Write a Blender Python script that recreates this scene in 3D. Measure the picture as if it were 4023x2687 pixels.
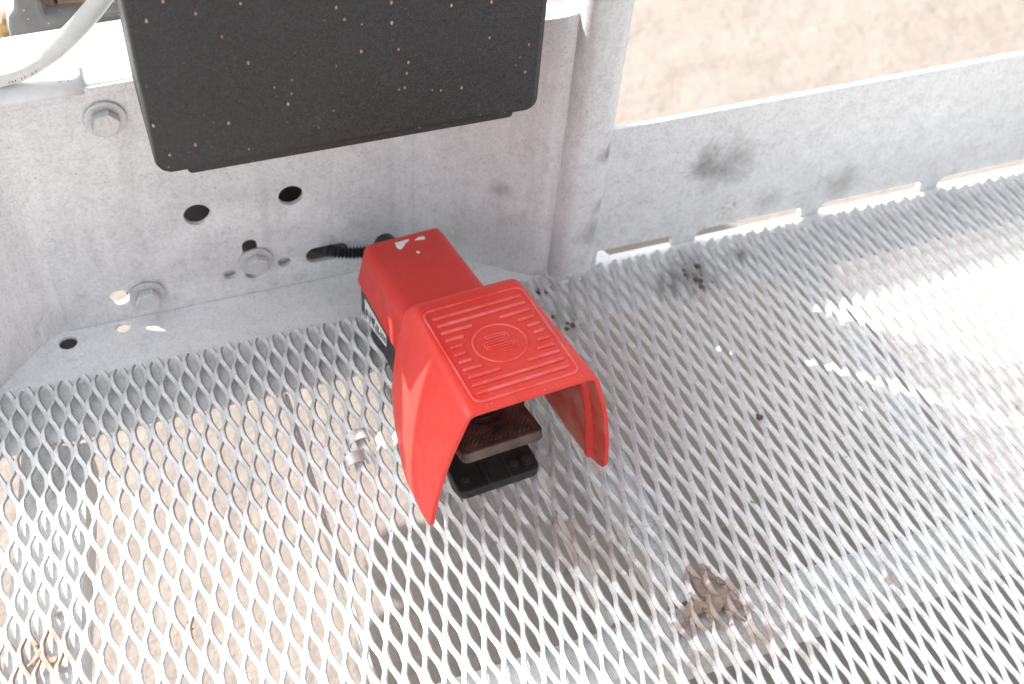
import bpy, bmesh, math, random
from mathutils import Matrix, Vector, noise as mnoise

sc = bpy.context.scene
for o in list(bpy.data.objects):
    bpy.data.objects.remove(o)
R_ = math.radians
rnd = random.Random(7)

# ------------------------------------------------------------------ camera, sky, sun, exposure
cam_d = bpy.data.cameras.new('camera')
cam_d.lens = 41.446
cam_d.sensor_width = 36.0
cam_d.clip_start = 0.01
cam_d.clip_end = 800
cam_d.dof.use_dof = True
cam_d.dof.focus_distance = 0.93
cam_d.dof.aperture_fstop = 5.6
cam = bpy.data.objects.new('camera', cam_d)
sc.collection.objects.link(cam)
_rt = Vector((0.9349996, -0.3480992, 0.0678427))
_dn = Vector((-0.2181895, -0.7154218, -0.6637506))
_fw = Vector((0.2795872, 0.6058040, -0.7448708))
_m = Matrix((_rt, -_dn, -_fw)).transposed().to_4x4()
_m.translation = Vector((0, 0, 0.85))
cam.matrix_world = _m
sc.camera = cam

SUN_TRAVEL = Vector((0.93, -0.794, -1.0)).normalized()
elev = math.asin(-SUN_TRAVEL.z)
azim = math.atan2(-SUN_TRAVEL.x, -SUN_TRAVEL.y)
w = bpy.data.worlds.new('World')
sc.world = w
w.use_nodes = True
nt = w.node_tree
bg = nt.nodes['Background']
sky = nt.nodes.new('ShaderNodeTexSky')
sky.sky_type = 'NISHITA'
sky.sun_disc = False
sky.sun_elevation = elev
sky.sun_rotation = azim
sky.dust_density = 4.0
sky.air_density = 1.0
hs = nt.nodes.new('ShaderNodeHueSaturation')
hs.inputs['Saturation'].default_value = 0.22
nt.links.new(sky.outputs[0], hs.inputs['Color'])
nt.links.new(hs.outputs[0], bg.inputs['Color'])
bg.inputs['Strength'].default_value = 0.15

sun_d = bpy.data.lights.new('sun', 'SUN')
sun_d.energy = 4.8
sun_d.angle = R_(0.53)
sun_d.color = (1.0, 0.95, 0.885)
sun = bpy.data.objects.new('sun', sun_d)
sc.collection.objects.link(sun)
sun.rotation_euler = SUN_TRAVEL.to_track_quat('-Z', 'Y').to_euler()
sun.location = (-3, 3, 4)

sc.view_settings.view_transform = 'Standard'
sc.view_settings.look = 'None'
sc.view_settings.gamma = 1.0
sc.view_settings.use_curve_mapping = False
sc.view_settings.exposure = 1.7
sc.cycles.max_bounces = 8
sc.cycles.diffuse_bounces = 5

# ------------------------------------------------------------------ helpers
def link(o, parent=None):
    sc.collection.objects.link(o)
    if parent is not None:
        o.parent = parent
    return o

def tag(o, label=None, cat=None, group=None, kind=None):
    if label: o['label'] = label
    if cat: o['category'] = cat
    if group: o['group'] = group
    if kind: o['kind'] = kind
    return o

def empty(name, loc=(0, 0, 0), rz=0.0):
    o = bpy.data.objects.new(name, None)
    o.location = loc
    o.rotation_euler = (0, 0, rz)
    o.empty_display_size = 0.05
    return link(o)

def mesh_obj(name, verts, faces, mat, parent=None, smooth=False):
    me = bpy.data.meshes.new(name)
    me.from_pydata([tuple(v) for v in verts], [], faces)
    if smooth:
        me.polygons.foreach_set('use_smooth', [True] * len(me.polygons))
    me.materials.append(mat)
    me.update()
    return link(bpy.data.objects.new(name, me), parent)

def bm_obj(name, bm, mat, parent=None, smooth=False):
    me = bpy.data.meshes.new(name)
    bmesh.ops.recalc_face_normals(bm, faces=bm.faces[:])
    bm.to_mesh(me)
    bm.free()
    if smooth:
        me.polygons.foreach_set('use_smooth', [True] * len(me.polygons))
        me.set_sharp_from_angle(angle=R_(smooth if smooth is not True else 40))
    me.materials.append(mat)
    return link(bpy.data.objects.new(name, me), parent)

def box_bm(x0, x1, y0, y1, z0, z1, bev=0.0, seg=2, bm=None):
    b = bmesh.new()
    bmesh.ops.create_cube(b, size=1.0)
    for v in b.verts:
        v.co = Vector((x0 + (v.co.x + .5) * (x1 - x0), y0 + (v.co.y + .5) * (y1 - y0), z0 + (v.co.z + .5) * (z1 - z0)))
    if bev:
        bmesh.ops.bevel(b, geom=b.edges[:], offset=bev, segments=seg, affect='EDGES', profile=0.5)
    if bm is None:
        return b
    me = bpy.data.meshes.new('tmp'); b.to_mesh(me); b.free(); bm.from_mesh(me); bpy.data.meshes.remove(me)
    return bm

def box(name, x0, x1, y0, y1, z0, z1, mat, parent=None, bev=0.0, seg=2):
    return bm_obj(name, box_bm(x0, x1, y0, y1, z0, z1, bev, seg), mat, parent, smooth=30 if bev else False)

def tube_geo(path, radii, n=16, closed_ends=True):
    path = [Vector(p) for p in path]
    if not hasattr(radii, '__len__'):
        radii = [radii] * len(path)
    verts, faces = [], []
    up = None
    for i, p in enumerate(path):
        t = (path[min(i + 1, len(path) - 1)] - path[max(i - 1, 0)]).normalized()
        if up is None:
            up = t.orthogonal().normalized()
        up = (up - t * up.dot(t)).normalized()
        s = t.cross(up)
        for k in range(n):
            a = 2 * math.pi * k / n
            verts.append(p + (up * math.cos(a) + s * math.sin(a)) * radii[i])
    for i in range(len(path) - 1):
        for k in range(n):
            faces.append((i * n + k, i * n + (k + 1) % n, (i + 1) * n + (k + 1) % n, (i + 1) * n + k))
    if closed_ends:
        faces.append(tuple(range(n - 1, -1, -1)))
        faces.append(tuple((len(path) - 1) * n + k for k in range(n)))
    return verts, faces

def tube(name, path, radii, mat, parent=None, n=16):
    v, f = tube_geo(path, radii, n)
    o = mesh_obj(name, v, f, mat, parent, smooth=True)
    o.data.set_sharp_from_angle(angle=R_(60))
    return o

def spline(pts, sub=8):
    pts = [Vector(p) for p in pts]
    out = []
    for i in range(len(pts) - 1):
        p0 = pts[max(i - 1, 0)]; p1 = pts[i]; p2 = pts[i + 1]; p3 = pts[min(i + 2, len(pts) - 1)]
        for k in range(sub):
            t = k / sub
            out.append(0.5 * ((2 * p1) + (-p0 + p2) * t + (2 * p0 - 5 * p1 + 4 * p2 - p3) * t * t + (-p0 + 3 * p1 - 3 * p2 + p3) * t ** 3))
    out.append(pts[-1])
    return out

def circle2(cx, cy, r, n=28):
    return [(cx + r * math.cos(2 * math.pi * k / n), cy + r * math.sin(2 * math.pi * k / n)) for k in range(n)]

def stadium2(ax, ay, bx, by, r, n=10):
    d = math.atan2(by - ay, bx - ax)
    out = []
    for k in range(n + 1):
        a = d + math.pi / 2 + math.pi * k / n
        out.append((ax + r * math.cos(a), ay + r * math.sin(a)))
    for k in range(n + 1):
        a = d - math.pi / 2 + math.pi * k / n
        out.append((bx + r * math.cos(a), by + r * math.sin(a)))
    return out

def rrect2(x0, x1, y0, y1, r, n=6):
    out = []
    for cx_, cy_, a0 in ((x1 - r, y1 - r, 0), (x0 + r, y1 - r, 90), (x0 + r, y0 + r, 180), (x1 - r, y0 + r, 270)):
        for k in range(n + 1):
            a = R_(a0 + 90 * k / n)
            out.append((cx_ + r * math.cos(a), cy_ + r * math.sin(a)))
    return out

def plate_mesh(loops, thick, bev=0.0, xf=None):
    """flat plate with holes (first loop outer, others holes), thickness along local z, from -thick to 0"""
    cu = bpy.data.curves.new('tmpc', 'CURVE')
    cu.dimensions = '2D'
    cu.fill_mode = 'BOTH'
    cu.extrude = max(thick / 2 - bev, 1e-5)
    cu.bevel_depth = bev
    cu.bevel_resolution = 1
    cu.offset = -bev
    for lp in loops:
        s = cu.splines.new('POLY')
        s.points.add(len(lp) - 1)
        for p, q in zip(s.points, lp):
            p.co = (q[0], q[1], 0, 1)
        s.use_cyclic_u = True
    o = bpy.data.objects.new('tmpo', cu)
    sc.collection.objects.link(o)
    dg = bpy.context.evaluated_depsgraph_get()
    me = bpy.data.meshes.new_from_object(o.evaluated_get(dg))
    bpy.data.objects.remove(o)
    bpy.data.curves.remove(cu)
    me.transform(Matrix.Translation((0, 0, -thick / 2)))
    if xf is not None:
        me.transform(xf)
    return me

def me_obj(name, me, mat, parent=None, smooth=30):
    me.name = name
    me.materials.clear()
    me.materials.append(mat)
    if smooth:
        me.polygons.foreach_set('use_smooth', [True] * len(me.polygons))
        me.set_sharp_from_angle(angle=R_(smooth))
    return link(bpy.data.objects.new(name, me), parent)

WALLXF = Matrix(((1, 0, 0, 0), (0, 0, -1, 0), (0, 1, 0, 0), (0, 0, 0, 1)))   # plate x,y -> world x,z ; plate +z -> world -y

# ------------------------------------------------------------------ materials
def mat_new(name):
    m = bpy.data.materials.new(name)
    m.use_nodes = True
    n = m.node_tree
    return m, n, n.nodes['Principled BSDF']

class NB:
    def __init__(s, n):
        s.n = n
        s.tc = n.nodes.new('ShaderNodeTexCoord')
    def noise(s, scale, detail=4, rough=0.55, vec=None, dist=0.0):
        t = s.n.nodes.new('ShaderNodeTexNoise')
        t.inputs['Scale'].default_value = scale
        t.inputs['Detail'].default_value = detail
        t.inputs['Roughness'].default_value = rough
        t.inputs['Distortion'].default_value = dist
        s.n.links.new(vec if vec is not None else s.tc.outputs['Object'], t.inputs['Vector'])
        return t.outputs['Fac']
    def voro(s, scale, feature='F1', out='Distance', vec=None, rand=1.0):
        t = s.n.nodes.new('ShaderNodeTexVoronoi')
        t.feature = feature
        t.inputs['Scale'].default_value = scale
        t.inputs['Randomness'].default_value = rand
        s.n.links.new(vec if vec is not None else s.tc.outputs['Object'], t.inputs['Vector'])
        return t.outputs[out]
    def mapping(s, scale=(1, 1, 1), loc=(0, 0, 0), rot=(0, 0, 0)):
        t = s.n.nodes.new('ShaderNodeMapping')
        t.inputs['Scale'].default_value = scale
        t.inputs['Location'].default_value = loc
        t.inputs['Rotation'].default_value = rot
        s.n.links.new(s.tc.outputs['Object'], t.inputs['Vector'])
        return t.outputs[0]
    def ramp(s, fac, stops):
        t = s.n.nodes.new('ShaderNodeValToRGB')
        el = t.color_ramp.elements
        while len(el) < len(stops):
            el.new(0.5)
        for e, (p, c) in zip(el, stops):
            e.position = p
            e.color = (c, c, c, 1) if not hasattr(c, '__len__') else (c[0], c[1], c[2], 1)
        s.n.links.new(fac, t.inputs['Fac'])
        return t.outputs['Color']
    def mix(s, fac, a, b, mode='MIX'):
        t = s.n.nodes.new('ShaderNodeMix')
        t.data_type = 'RGBA'
        t.blend_type = mode
        for sock, val in ((t.inputs[0], fac), (t.inputs[6], a), (t.inputs[7], b)):
            if isinstance(val, (int, float)):
                sock.default_value = val if sock.type == 'VALUE' else (val, val, val, 1)
            elif hasattr(val, '__len__'):
                sock.default_value = (val[0], val[1], val[2], 1)
            else:
                s.n.links.new(val, sock)
        return t.outputs[2]
    def math(s, op, a, b=0.0):
        t = s.n.nodes.new('ShaderNodeMath')
        t.operation = op
        for sock, val in ((t.inputs[0], a), (t.inputs[1], b)):
            if isinstance(val, (int, float)):
                sock.default_value = val
            else:
                s.n.links.new(val, sock)
        return t.outputs[0]
    def blob(s, center, radius, warp=0.6, nscale=60, soft=.78):
        """1 inside a rough-edged ball round a world point, 0 outside"""
        t = s.n.nodes.new('ShaderNodeVectorMath')
        t.operation = 'DISTANCE'
        s.n.links.new(s.tc.outputs['Object'], t.inputs[0])
        t.inputs[1].default_value = center
        d = s.math('DIVIDE', t.outputs['Value'], radius)
        nz = s.noise(nscale, 5, 0.65)
        d = s.math('ADD', d, s.math('MULTIPLY', s.math('SUBTRACT', nz, 0.5), warp * 2))
        return s.ramp(d, [(soft, 1), (0.98, 0)])
    def bump(s, height, strength, dist, normal=None):
        t = s.n.nodes.new('ShaderNodeBump')
        t.inputs['Strength'].default_value = strength
        t.inputs['Distance'].default_value = dist
        s.n.links.new(height, t.inputs['Height'])
        if normal is not None:
            s.n.links.new(normal, t.inputs['Normal'])
        return t.outputs[0]

def galvanized(name, base=0.5, var=0.1, rough=0.5, metal=0.25, stains=(), mud=(), rust=(), streak=0.0, specks=1.0, seed=0.0):
    m, n, p = mat_new(name)
    b = NB(n)
    off = b.mapping(loc=(seed, seed * 1.7, seed * .6))
    big = b.noise(14, 4, 0.6, vec=off, dist=0.6)
    mid = b.noise(60, 6, 0.65, vec=off, dist=1.0)
    fine = b.noise(420, 3, 0.7)
    lo, hi = base - var, base + var * .8
    c = b.ramp(big, [(0.3, (lo * .99, lo * 1.006, lo)), (0.7, (hi * .99, hi * 1.006, hi))])
    c = b.mix(0.55, c, b.ramp(mid, [(0.28, lo * .78), (0.5, base), (0.74, hi * 1.08)]))
    c = b.mix(0.28, c, b.ramp(fine, [(0.32, lo * .5), (0.56, hi * 1.08)]))
    c = b.mix(b.ramp(b.noise(150, 5, .75, vec=b.mapping(loc=(1.5 + seed, 7, 3)), dist=1.2), [(.60, 0), (.72, .32)]), c, base * .55)
    if streak:
        st = b.noise(30, 5, 0.6, vec=b.mapping(scale=(1.6, 1.6, .16), loc=(seed, 0, 0)))
        c = b.mix(b.ramp(st, [(0.5, 0), (0.72, streak)]), c, base * .62)
        st2 = b.noise(36, 4, 0.6, vec=b.mapping(scale=(1.9, 1.9, .13), loc=(seed + 4, 0, 0)))
        c = b.mix(b.ramp(st2, [(0.56, 0), (0.72, streak * .8)]), c, base * 1.3)
    # scratches and dark specks
    if specks:
        v = b.voro(95, vec=off)
        on = b.ramp(b.noise(22, 3, .6, vec=b.mapping(loc=(3 + seed, 1, 2))), [(0.48, 0), (0.62, 1)])
        sp = b.math('MULTIPLY', b.ramp(v, [(0.06, 1), (0.13, 0)]), on)
        c = b.mix(b.math('MULTIPLY', sp, 0.55 * specks), c, (0.10, 0.095, 0.09))
        sm = b.noise(26, 6, .7, vec=b.mapping(scale=(1, 1, 1), loc=(9 + seed, 4, 1)), dist=1.5)
        c = b.mix(b.ramp(sm, [(0.60, 0), (0.70, 0.38 * specks)]), c, base * .45)
    for (ctr, r, amt) in stains:
        c = b.mix(b.math('MULTIPLY', b.blob(ctr, r * 1.25, .8, 60, .05), amt), c, (0.11, 0.105, 0.10))
    for (ctr, r, amt) in rust:
        k = b.math('MULTIPLY', b.blob(ctr, r, .7, 120, .3), b.ramp(b.noise(190, 4, .7), [(.5, 0), (.66, amt)]))
        c = b.mix(k, c, b.ramp(b.noise(500, 3), [(.3, (.16, .05, .012)), (.7, (.45, .2, .06))]))
    if mud:
        tot = None
        for (ctr, r, amt) in mud:
            k = b.math('MULTIPLY', b.blob(ctr, r, .9, 75), amt)
            tot = k if tot is None else b.math('MAXIMUM', tot, k)
        mc = b.ramp(b.noise(160, 5), [(.3, (.17, .12, .095)), (.7, (.30, .22, .175))])
        c = b.mix(tot, c, mc)
    n.links.new(c, p.inputs['Base Color'])
    p.inputs['Metallic'].default_value = metal
    n.links.new(b.ramp(mid, [(0.3, rough - .06), (0.7, rough + .1)]), p.inputs['Roughness'])
    n.links.new(b.bump(b.noise(330, 4, .6), 0.16, 0.0006, b.bump(b.noise(45, 3, .5), 0.12, 0.002)), p.inputs['Normal'])
    return m

def plastic(name, col, rough=0.42, dust=(0.5, 0.35, 0.33), dust_amt=0.18, chips=0.0, grain=900, bump=0.12, wear=None):
    m, n, p = mat_new(name)
    b = NB(n)
    c = b.mix(b.ramp(b.noise(30, 5, .6), [(.35, 0), (.7, dust_amt)]), col, dust)
    c = b.mix(b.ramp(b.noise(700, 3, .7), [(.6, 0), (.75, dust_amt * 1.6)]), c, dust)
    if chips:
        v = b.voro(150)
        on = b.ramp(b.noise(60, 3, .6), [(.58, 0), (.66, 1)])
        k = b.math('MULTIPLY', b.ramp(v, [(.09, 1), (.16, 0)]), on)
        c = b.mix(b.math('MULTIPLY', k, chips), c, (.24, .22, .21))
        # hairline scuffs
        s_ = b.noise(40, 6, .6, vec=b.mapping(scale=(8, 1.2, 4), rot=(0, 0, .5)), dist=1.0)
        c = b.mix(b.ramp(s_, [(.63, 0), (.70, .55)]), c, dust)
    n.links.new(c, p.inputs['Base Color'])
    p.inputs['Specular IOR Level'].default_value = .35
    n.links.new(b.ramp(b.noise(50, 4), [(.3, rough - .05), (.7, rough + .12)]), p.inputs['Roughness'])
    n.links.new(b.bump(b.noise(grain, 2, .5), bump, 0.0005), p.inputs['Normal'])
    return m

MUD = [((0.380, 0.372, 0), .026, .9), ((0.352, 0.366, 0), .018, .85), ((0.377, 0.402, 0), .014, .85), ((0.40, 0.338, 0), .014, .7),
       ((0.285, 0.466, 0), .030, .6), ((0.31, 0.44, 0), .024, .6), ((0.262, 0.478, 0), .016, .5), ((.325, .41, 0), .018, .5), ((0.345, 0.33, 0), .014, .5),
       ((-0.135, 0.498, 0), .026, .95), ((-0.152, 0.475, 0), .026, .7), ((-0.026, 0.484, 0), .014, .7), ((-0.01, 0.47, 0), .01, .6), ((0.531, 0.345, 0), .007, .8),
       ((0.43, 0.31, 0), .012, .45), ((.37, .385, 0), .085, .28), ((.30, .455, 0), .06, .22)]
STAIN = [((0.53, 0.72, 0), .03, .8), ((0.50, 0.715, 0), .02, .6), ((0.59, 0.735, 0), .012, .7), ((0.043, 0.60, 0), .03, .4), ((0.38, 0.705, 0), .02, .45), ((0.36, 0.69, 0), .014, .6)]
M_grate = galvanized('galvanized_grate', .61, .07, .52, .15, mud=MUD, stains=STAIN, specks=1.25, rust=[((.415, .345, 0), .05, .4)])
M_cut = galvanized('rough_shaded_cut_edge', .30, .12, .6, .15, mud=MUD, specks=1.4, seed=2.2)  # dirt on the cut faces, plus their weaker light put into the colour
M_panel = galvanized('galvanized_panel', .66, .09, .5, .2, streak=.35, specks=.7, stains=[((.30, .79, .03), .03, .35), ((.34, .80, .10), .012, .4)])
M_ledge = galvanized('galvanized_ledge_lightened', .76, .07, .5, .15, specks=.8, seed=5.2)  # panel steel lightened to make up for light the box blocks
M_post = galvanized('galvanized_post', .62, .08, .5, .2, streak=.3, specks=.9, seed=3.1, stains=[((.43, .757, .155), .012, .8), ((.424, .757, .06), .02, .5), ((.43, .757, .09), .010, .6)])
M_toe = galvanized('galvanized_toe_board', .66, .12, .5, .2, specks=1.0, seed=6.3, stains=[((.575, .772, .095), .034, .6), ((.55, .772, .10), .02, .5), ((.73, .772, .035), .025, .4), ((.64, .772, .03), .02, .3)],
                   rust=[((.59, .772, .035), .02, .5), ((.56, .772, .108), .012, .4)])
M_beam = galvanized('galvanized_beam', .68, .07, .55, .2, specks=.6, seed=1.4, rust=[((.355, .535, -.0065), .025, .8), ((.36, .46, -.0065), .04, .6), ((.38, .37, -.0065), .05, .5), ((.33, .365, -.0065), .04, .4)])
M_bolt = galvanized('galvanized_bolt', .57, .06, .45, .4, specks=.5, seed=8.0)
M_red = plastic('red_paint', (.58, .034, .025), rough=.43, dust=(.60, .10, .09), dust_amt=.14, chips=.9, grain=650, bump=.16)
M_rib = plastic('red_paint_worn', (.60, .036, .028), rough=.43, dust=(.68, .19, .17), dust_amt=.7, chips=.9, grain=650, bump=.16)
M_redin = plastic('red_paint_dusty', (.50, .018, .014), rough=.5, dust=(.42, .22, .14), dust_amt=.7, grain=500, bump=.3)
M_black = plastic('black_plastic', (.018, .018, .019), rough=.45, dust=(.16, .13, .11), dust_amt=.22, grain=700, bump=.1)
M_tread = plastic('dirty_tread', (.030, .024, .022), rough=.6, dust=(.24, .17, .13), dust_amt=.75, grain=400, bump=.2)
M_cable = plastic('cable_black', (.015, .015, .016), rough=.4, dust=(.1, .1, .1), dust_amt=.1)
M_chip, _n, _p = mat_new('bare_grey_metal')
_p.inputs['Base Color'].default_value = (.20, .20, .20, 1); _p.inputs['Roughness'].default_value = .6
M_screw, _n, _p = mat_new('screw_steel')
_p.inputs['Base Color'].default_value = (.10, .085, .075, 1); _p.inputs['Metallic'].default_value = .7; _p.inputs['Roughness'].default_value = .5
M_rust, _n, _p = mat_new('rusted_steel')
_b = NB(_n)
_n.links.new(_b.ramp(_b.noise(120, 5), [(.3, (.09, .03, .01)), (.7, (.36, .17, .06))]), _p.inputs['Base Color']); _p.inputs['Roughness'].default_value = .85
M_dark, _n, _p = mat_new('boom_paint')
_b = NB(_n)
_n.links.new(_b.ramp(_b.noise(20, 5), [(.3, (.03, .03, .032)), (.7, (.055, .053, .05))]), _p.inputs['Base Color']); _p.inputs['Roughness'].default_value = .6
M_hose, _n, _p = mat_new('white_hose')
_b = NB(_n)
_n.links.new(_b.ramp(_b.noise(70, 4), [(.3, (.62, .62, .58)), (.7, (.74, .74, .71))]), _p.inputs['Base Color']); _p.inputs['Roughness'].default_value = .45
M_paper, _n, _p = mat_new('white_label')
_b = NB(_n)
_n.links.new(_b.ramp(_b.noise(90, 5), [(.3, (.66, .66, .66)), (.7, (.78, .78, .78))]), _p.inputs['Base Color']); _p.inputs['Roughness'].default_value = .5
M_ink, _n, _p = mat_new('label_ink')
_p.inputs['Base Color'].default_value = (.06, .06, .06, 1); _p.inputs['Roughness'].default_value = .7
M_mud, _n, _p = mat_new('dried_mud')
_b = NB(_n)
_n.links.new(_b.ramp(_b.noise(150, 6, .7), [(.3, (.15, .104, .082)), (.7, (.27, .20, .16))]), _p.inputs['Base Color']); _p.inputs['Roughness'].default_value = .95
_n.links.new(_b.bump(_b.noise(600, 5, .7), .7, .001), _p.inputs['Normal'])
M_bracket, _n, _p = mat_new('grey_bracket')
_b = NB(_n)
_c = _b.ramp(_b.noise(40, 5), [(.3, (.13, .135, .14)), (.7, (.22, .225, .23))])
_c = _b.mix(_b.ramp(_b.voro(120), [(.05, 1), (.12, 0)]), _c, (.55, .55, .55))
_n.links.new(_c, _p.inputs['Base Color']); _p.inputs['Roughness'].default_value = .55
M_block, _n, _p = mat_new('weathered_block')
_b = NB(_n)
_c = _b.ramp(_b.noise(30, 7, .7), [(.3, (.20, .13, .09)), (.5, (.36, .26, .19)), (.72, (.50, .40, .32))])
_c = _b.mix(_b.ramp(_b.noise(22, 5, .6, vec=_b.mapping(loc=(3, 7, 1))), [(.56, 0), (.68, .85)]), _c, (.62, .42, .16))
_n.links.new(_c, _p.inputs['Base Color']); _p.inputs['Roughness'].default_value = .9
_n.links.new(_b.bump(_b.noise(120, 6, .7), .8, .003), _p.inputs['Normal'])
M_leaf, _n, _p = mat_new('leaf_bits')
_p.inputs['Base Color'].default_value = (.09, .065, .045, 1); _p.inputs['Roughness'].default_value = .8
M_green, _n, _p = mat_new('green_leaf_bits')
_p.inputs['Base Color'].default_value = (.22, .34, .03, 1); _p.inputs['Roughness'].default_value = .7
M_stone, _n, _p = mat_new('pebble_stone')
_p.inputs['Base Color'].default_value = (.5, .44, .38, 1); _p.inputs['Roughness'].default_value = .8

# black pebbled cover of the storage box
M_cover, n_, p_ = mat_new('pebbled_black_cover')
b_ = NB(n_)
worm = b_.noise(430, 2, .5, dist=1.2)
ridge = b_.math('ABSOLUTE', b_.math('SUBTRACT', worm, .5))
line = b_.ramp(ridge, [(0.0, 1), (.055, 0)])
cc = b_.mix(b_.math('MULTIPLY', line, .75), (.011, .0116, .0122), (.062, .063, .065))
cc = b_.mix(b_.ramp(b_.noise(9, 5, .6), [(.4, 0), (.75, .2)]), cc, (.05, .05, .05))
vd = b_.voro(85, vec=b_.mapping(rot=(0, .5, 0), scale=(1.3, 1, .8)))
on = b_.ramp(b_.noise(33, 3, .6), [(.42, 0), (.52, 1)])
sp = b_.math('MULTIPLY', b_.ramp(b_.math('ADD', vd, b_.math('MULTIPLY', b_.noise(300, 2), .09)), [(.125, 1), (.175, 0)]), on)
cc = b_.mix(b_.math('MULTIPLY', sp, .8), cc, b_.ramp(b_.noise(40, 2), [(.42, (.45, .22, .15)), (.60, (.5, .42, .38))]))
sc2 = b_.noise(26, 6, .6, vec=b_.mapping(scale=(3, 1, .5), rot=(0, .5, 0)), dist=.8)
cc = b_.mix(b_.ramp(sc2, [(.66, 0), (.74, .18)]), cc, (.3, .3, .3))
vd2 = b_.voro(150, vec=b_.mapping(loc=(3, 1, 2)))
on2 = b_.ramp(b_.noise(50, 3, .6, vec=b_.mapping(loc=(5, 5, 5))), [(.52, 0), (.6, 1)])
cc = b_.mix(b_.math('MULTIPLY', b_.math('MULTIPLY', b_.ramp(vd2, [(.10, 1), (.18, 0)]), on2), .15), cc, (.36, .25, .2))
n_.links.new(cc, p_.inputs['Base Color'])
p_.inputs['Roughness'].default_value = .6
n_.links.new(b_.bump(line, .35, .0008), p_.inputs['Normal'])

# sandy ground
M_ground, n_, p_ = mat_new('sandy_ground')
b_ = NB(n_)
g = b_.ramp(b_.noise(1.6, 6, .6), [(.3, (.180, .158, .140)), (.7, (.214, .196, .180))])
g = b_.mix(.5, g, b_.ramp(b_.noise(9, 6, .65), [(.3, (.145, .120, .102)), (.55, (.19, .169, .152)), (.75, (.22, .204, .190))]))
g = b_.mix(.25, g, b_.ramp(b_.noise(60, 5, .7), [(.3, (.13, .110, .094)), (.7, (.205, .186, .170))]))
n_.links.new(g, p_.inputs['Base Color'])
p_.inputs['Roughness'].default_value = .95
p_.inputs['Specular IOR Level'].default_value = .15
n_.links.new(b_.bump(b_.noise(14, 8, .7), .55, .03), p_.inputs['Normal'])

# ------------------------------------------------------------------ ground
GZ = -0.48
def build_ground():
    xs = [-400, -60, -12, -4] + [-3 + 0.15 * i for i in range(61)] + [9, 20, 80, 400]
    ys = [-400, -60, -8, -2] + [-1.2 + 0.15 * i for i in range(61)] + [10, 25, 90, 400]
    V = []
    for y in ys:
        for x in xs:
            near = 1.0 if abs(x) < 8 and abs(y) < 9 else 0.0
            z = GZ + near * 0.022 * (mnoise.noise(Vector((x * 1.3, y * 1.3, 0))) + .5 * mnoise.noise(Vector((x * 4, y * 4, 3))))
            V.append((x, y, z))
    nx = len(xs)
    Fc = [(j * nx + i, j * nx + i + 1, (j + 1) * nx + i + 1, (j + 1) * nx + i) for j in range(len(ys) - 1) for i in range(nx - 1)]
    o = mesh_obj('ground', V, Fc, M_ground, smooth=True)
    tag(o, kind='structure')
build_ground()

def gravel():
    q = random.Random(5)
    V, Fc = [], []
    for _ in range(1500):
        x, y = q.uniform(-1.2, 5.5), q.uniform(.3, 6.0)
        r = min(.011, .0035 * math.exp(q.gauss(0, .6)))
        z = GZ + .022 * (mnoise.noise(Vector((x * 1.3, y * 1.3, 0))) + .5 * mnoise.noise(Vector((x * 4, y * 4, 3))))
        b0 = len(V)
        rx, ry, rz = r * q.uniform(.7, 1.3), r * q.uniform(.7, 1.3), r * q.uniform(.4, .8)
        a = q.uniform(0, 3.14)
        for (ax, ay, az) in ((1, 0, 0), (0, 1, 0), (-1, 0, 0), (0, -1, 0), (.2, .1, 1), (.6, .6, .5), (-.6, .55, .55), (-.5, -.6, .5), (.6, -.6, .45)):
            X, Y = ax * rx, ay * ry
            V.append((x + X * math.cos(a) - Y * math.sin(a), y + X * math.sin(a) + Y * math.cos(a), z + az * rz - rz * .15))
        Fc += [(b0, b0 + 5, b0 + 8), (b0, b0 + 1, b0 + 5), (b0 + 1, b0 + 6, b0 + 5), (b0 + 1, b0 + 2, b0 + 6), (b0 + 2, b0 + 7, b0 + 6), (b0 + 2, b0 + 3, b0 + 7), (b0 + 3, b0 + 8, b0 + 7), (b0 + 3, b0, b0 + 8),
               (b0 + 5, b0 + 6, b0 + 4), (b0 + 6, b0 + 7, b0 + 4), (b0 + 7, b0 + 8, b0 + 4), (b0 + 8, b0 + 5, b0 + 4)]
    o = mesh_obj('gravel', V, Fc, M_ground)
    tag(o, 'loose pale gravel scattered over the sandy ground', 'gravel', kind='stuff')
gravel()

# ------------------------------------------------------------------ platform deck
deck = tag(empty('platform_deck', (0.4, 0.45, 0)), 'raised platform deck of galvanized diamond mesh under the red foot switch', 'platform')
DP = (0.4, 0.45, 0)
def to_deck(o):
    o.parent = deck
    o.location = (-DP[0], -DP[1], -DP[2])
    return o

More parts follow.
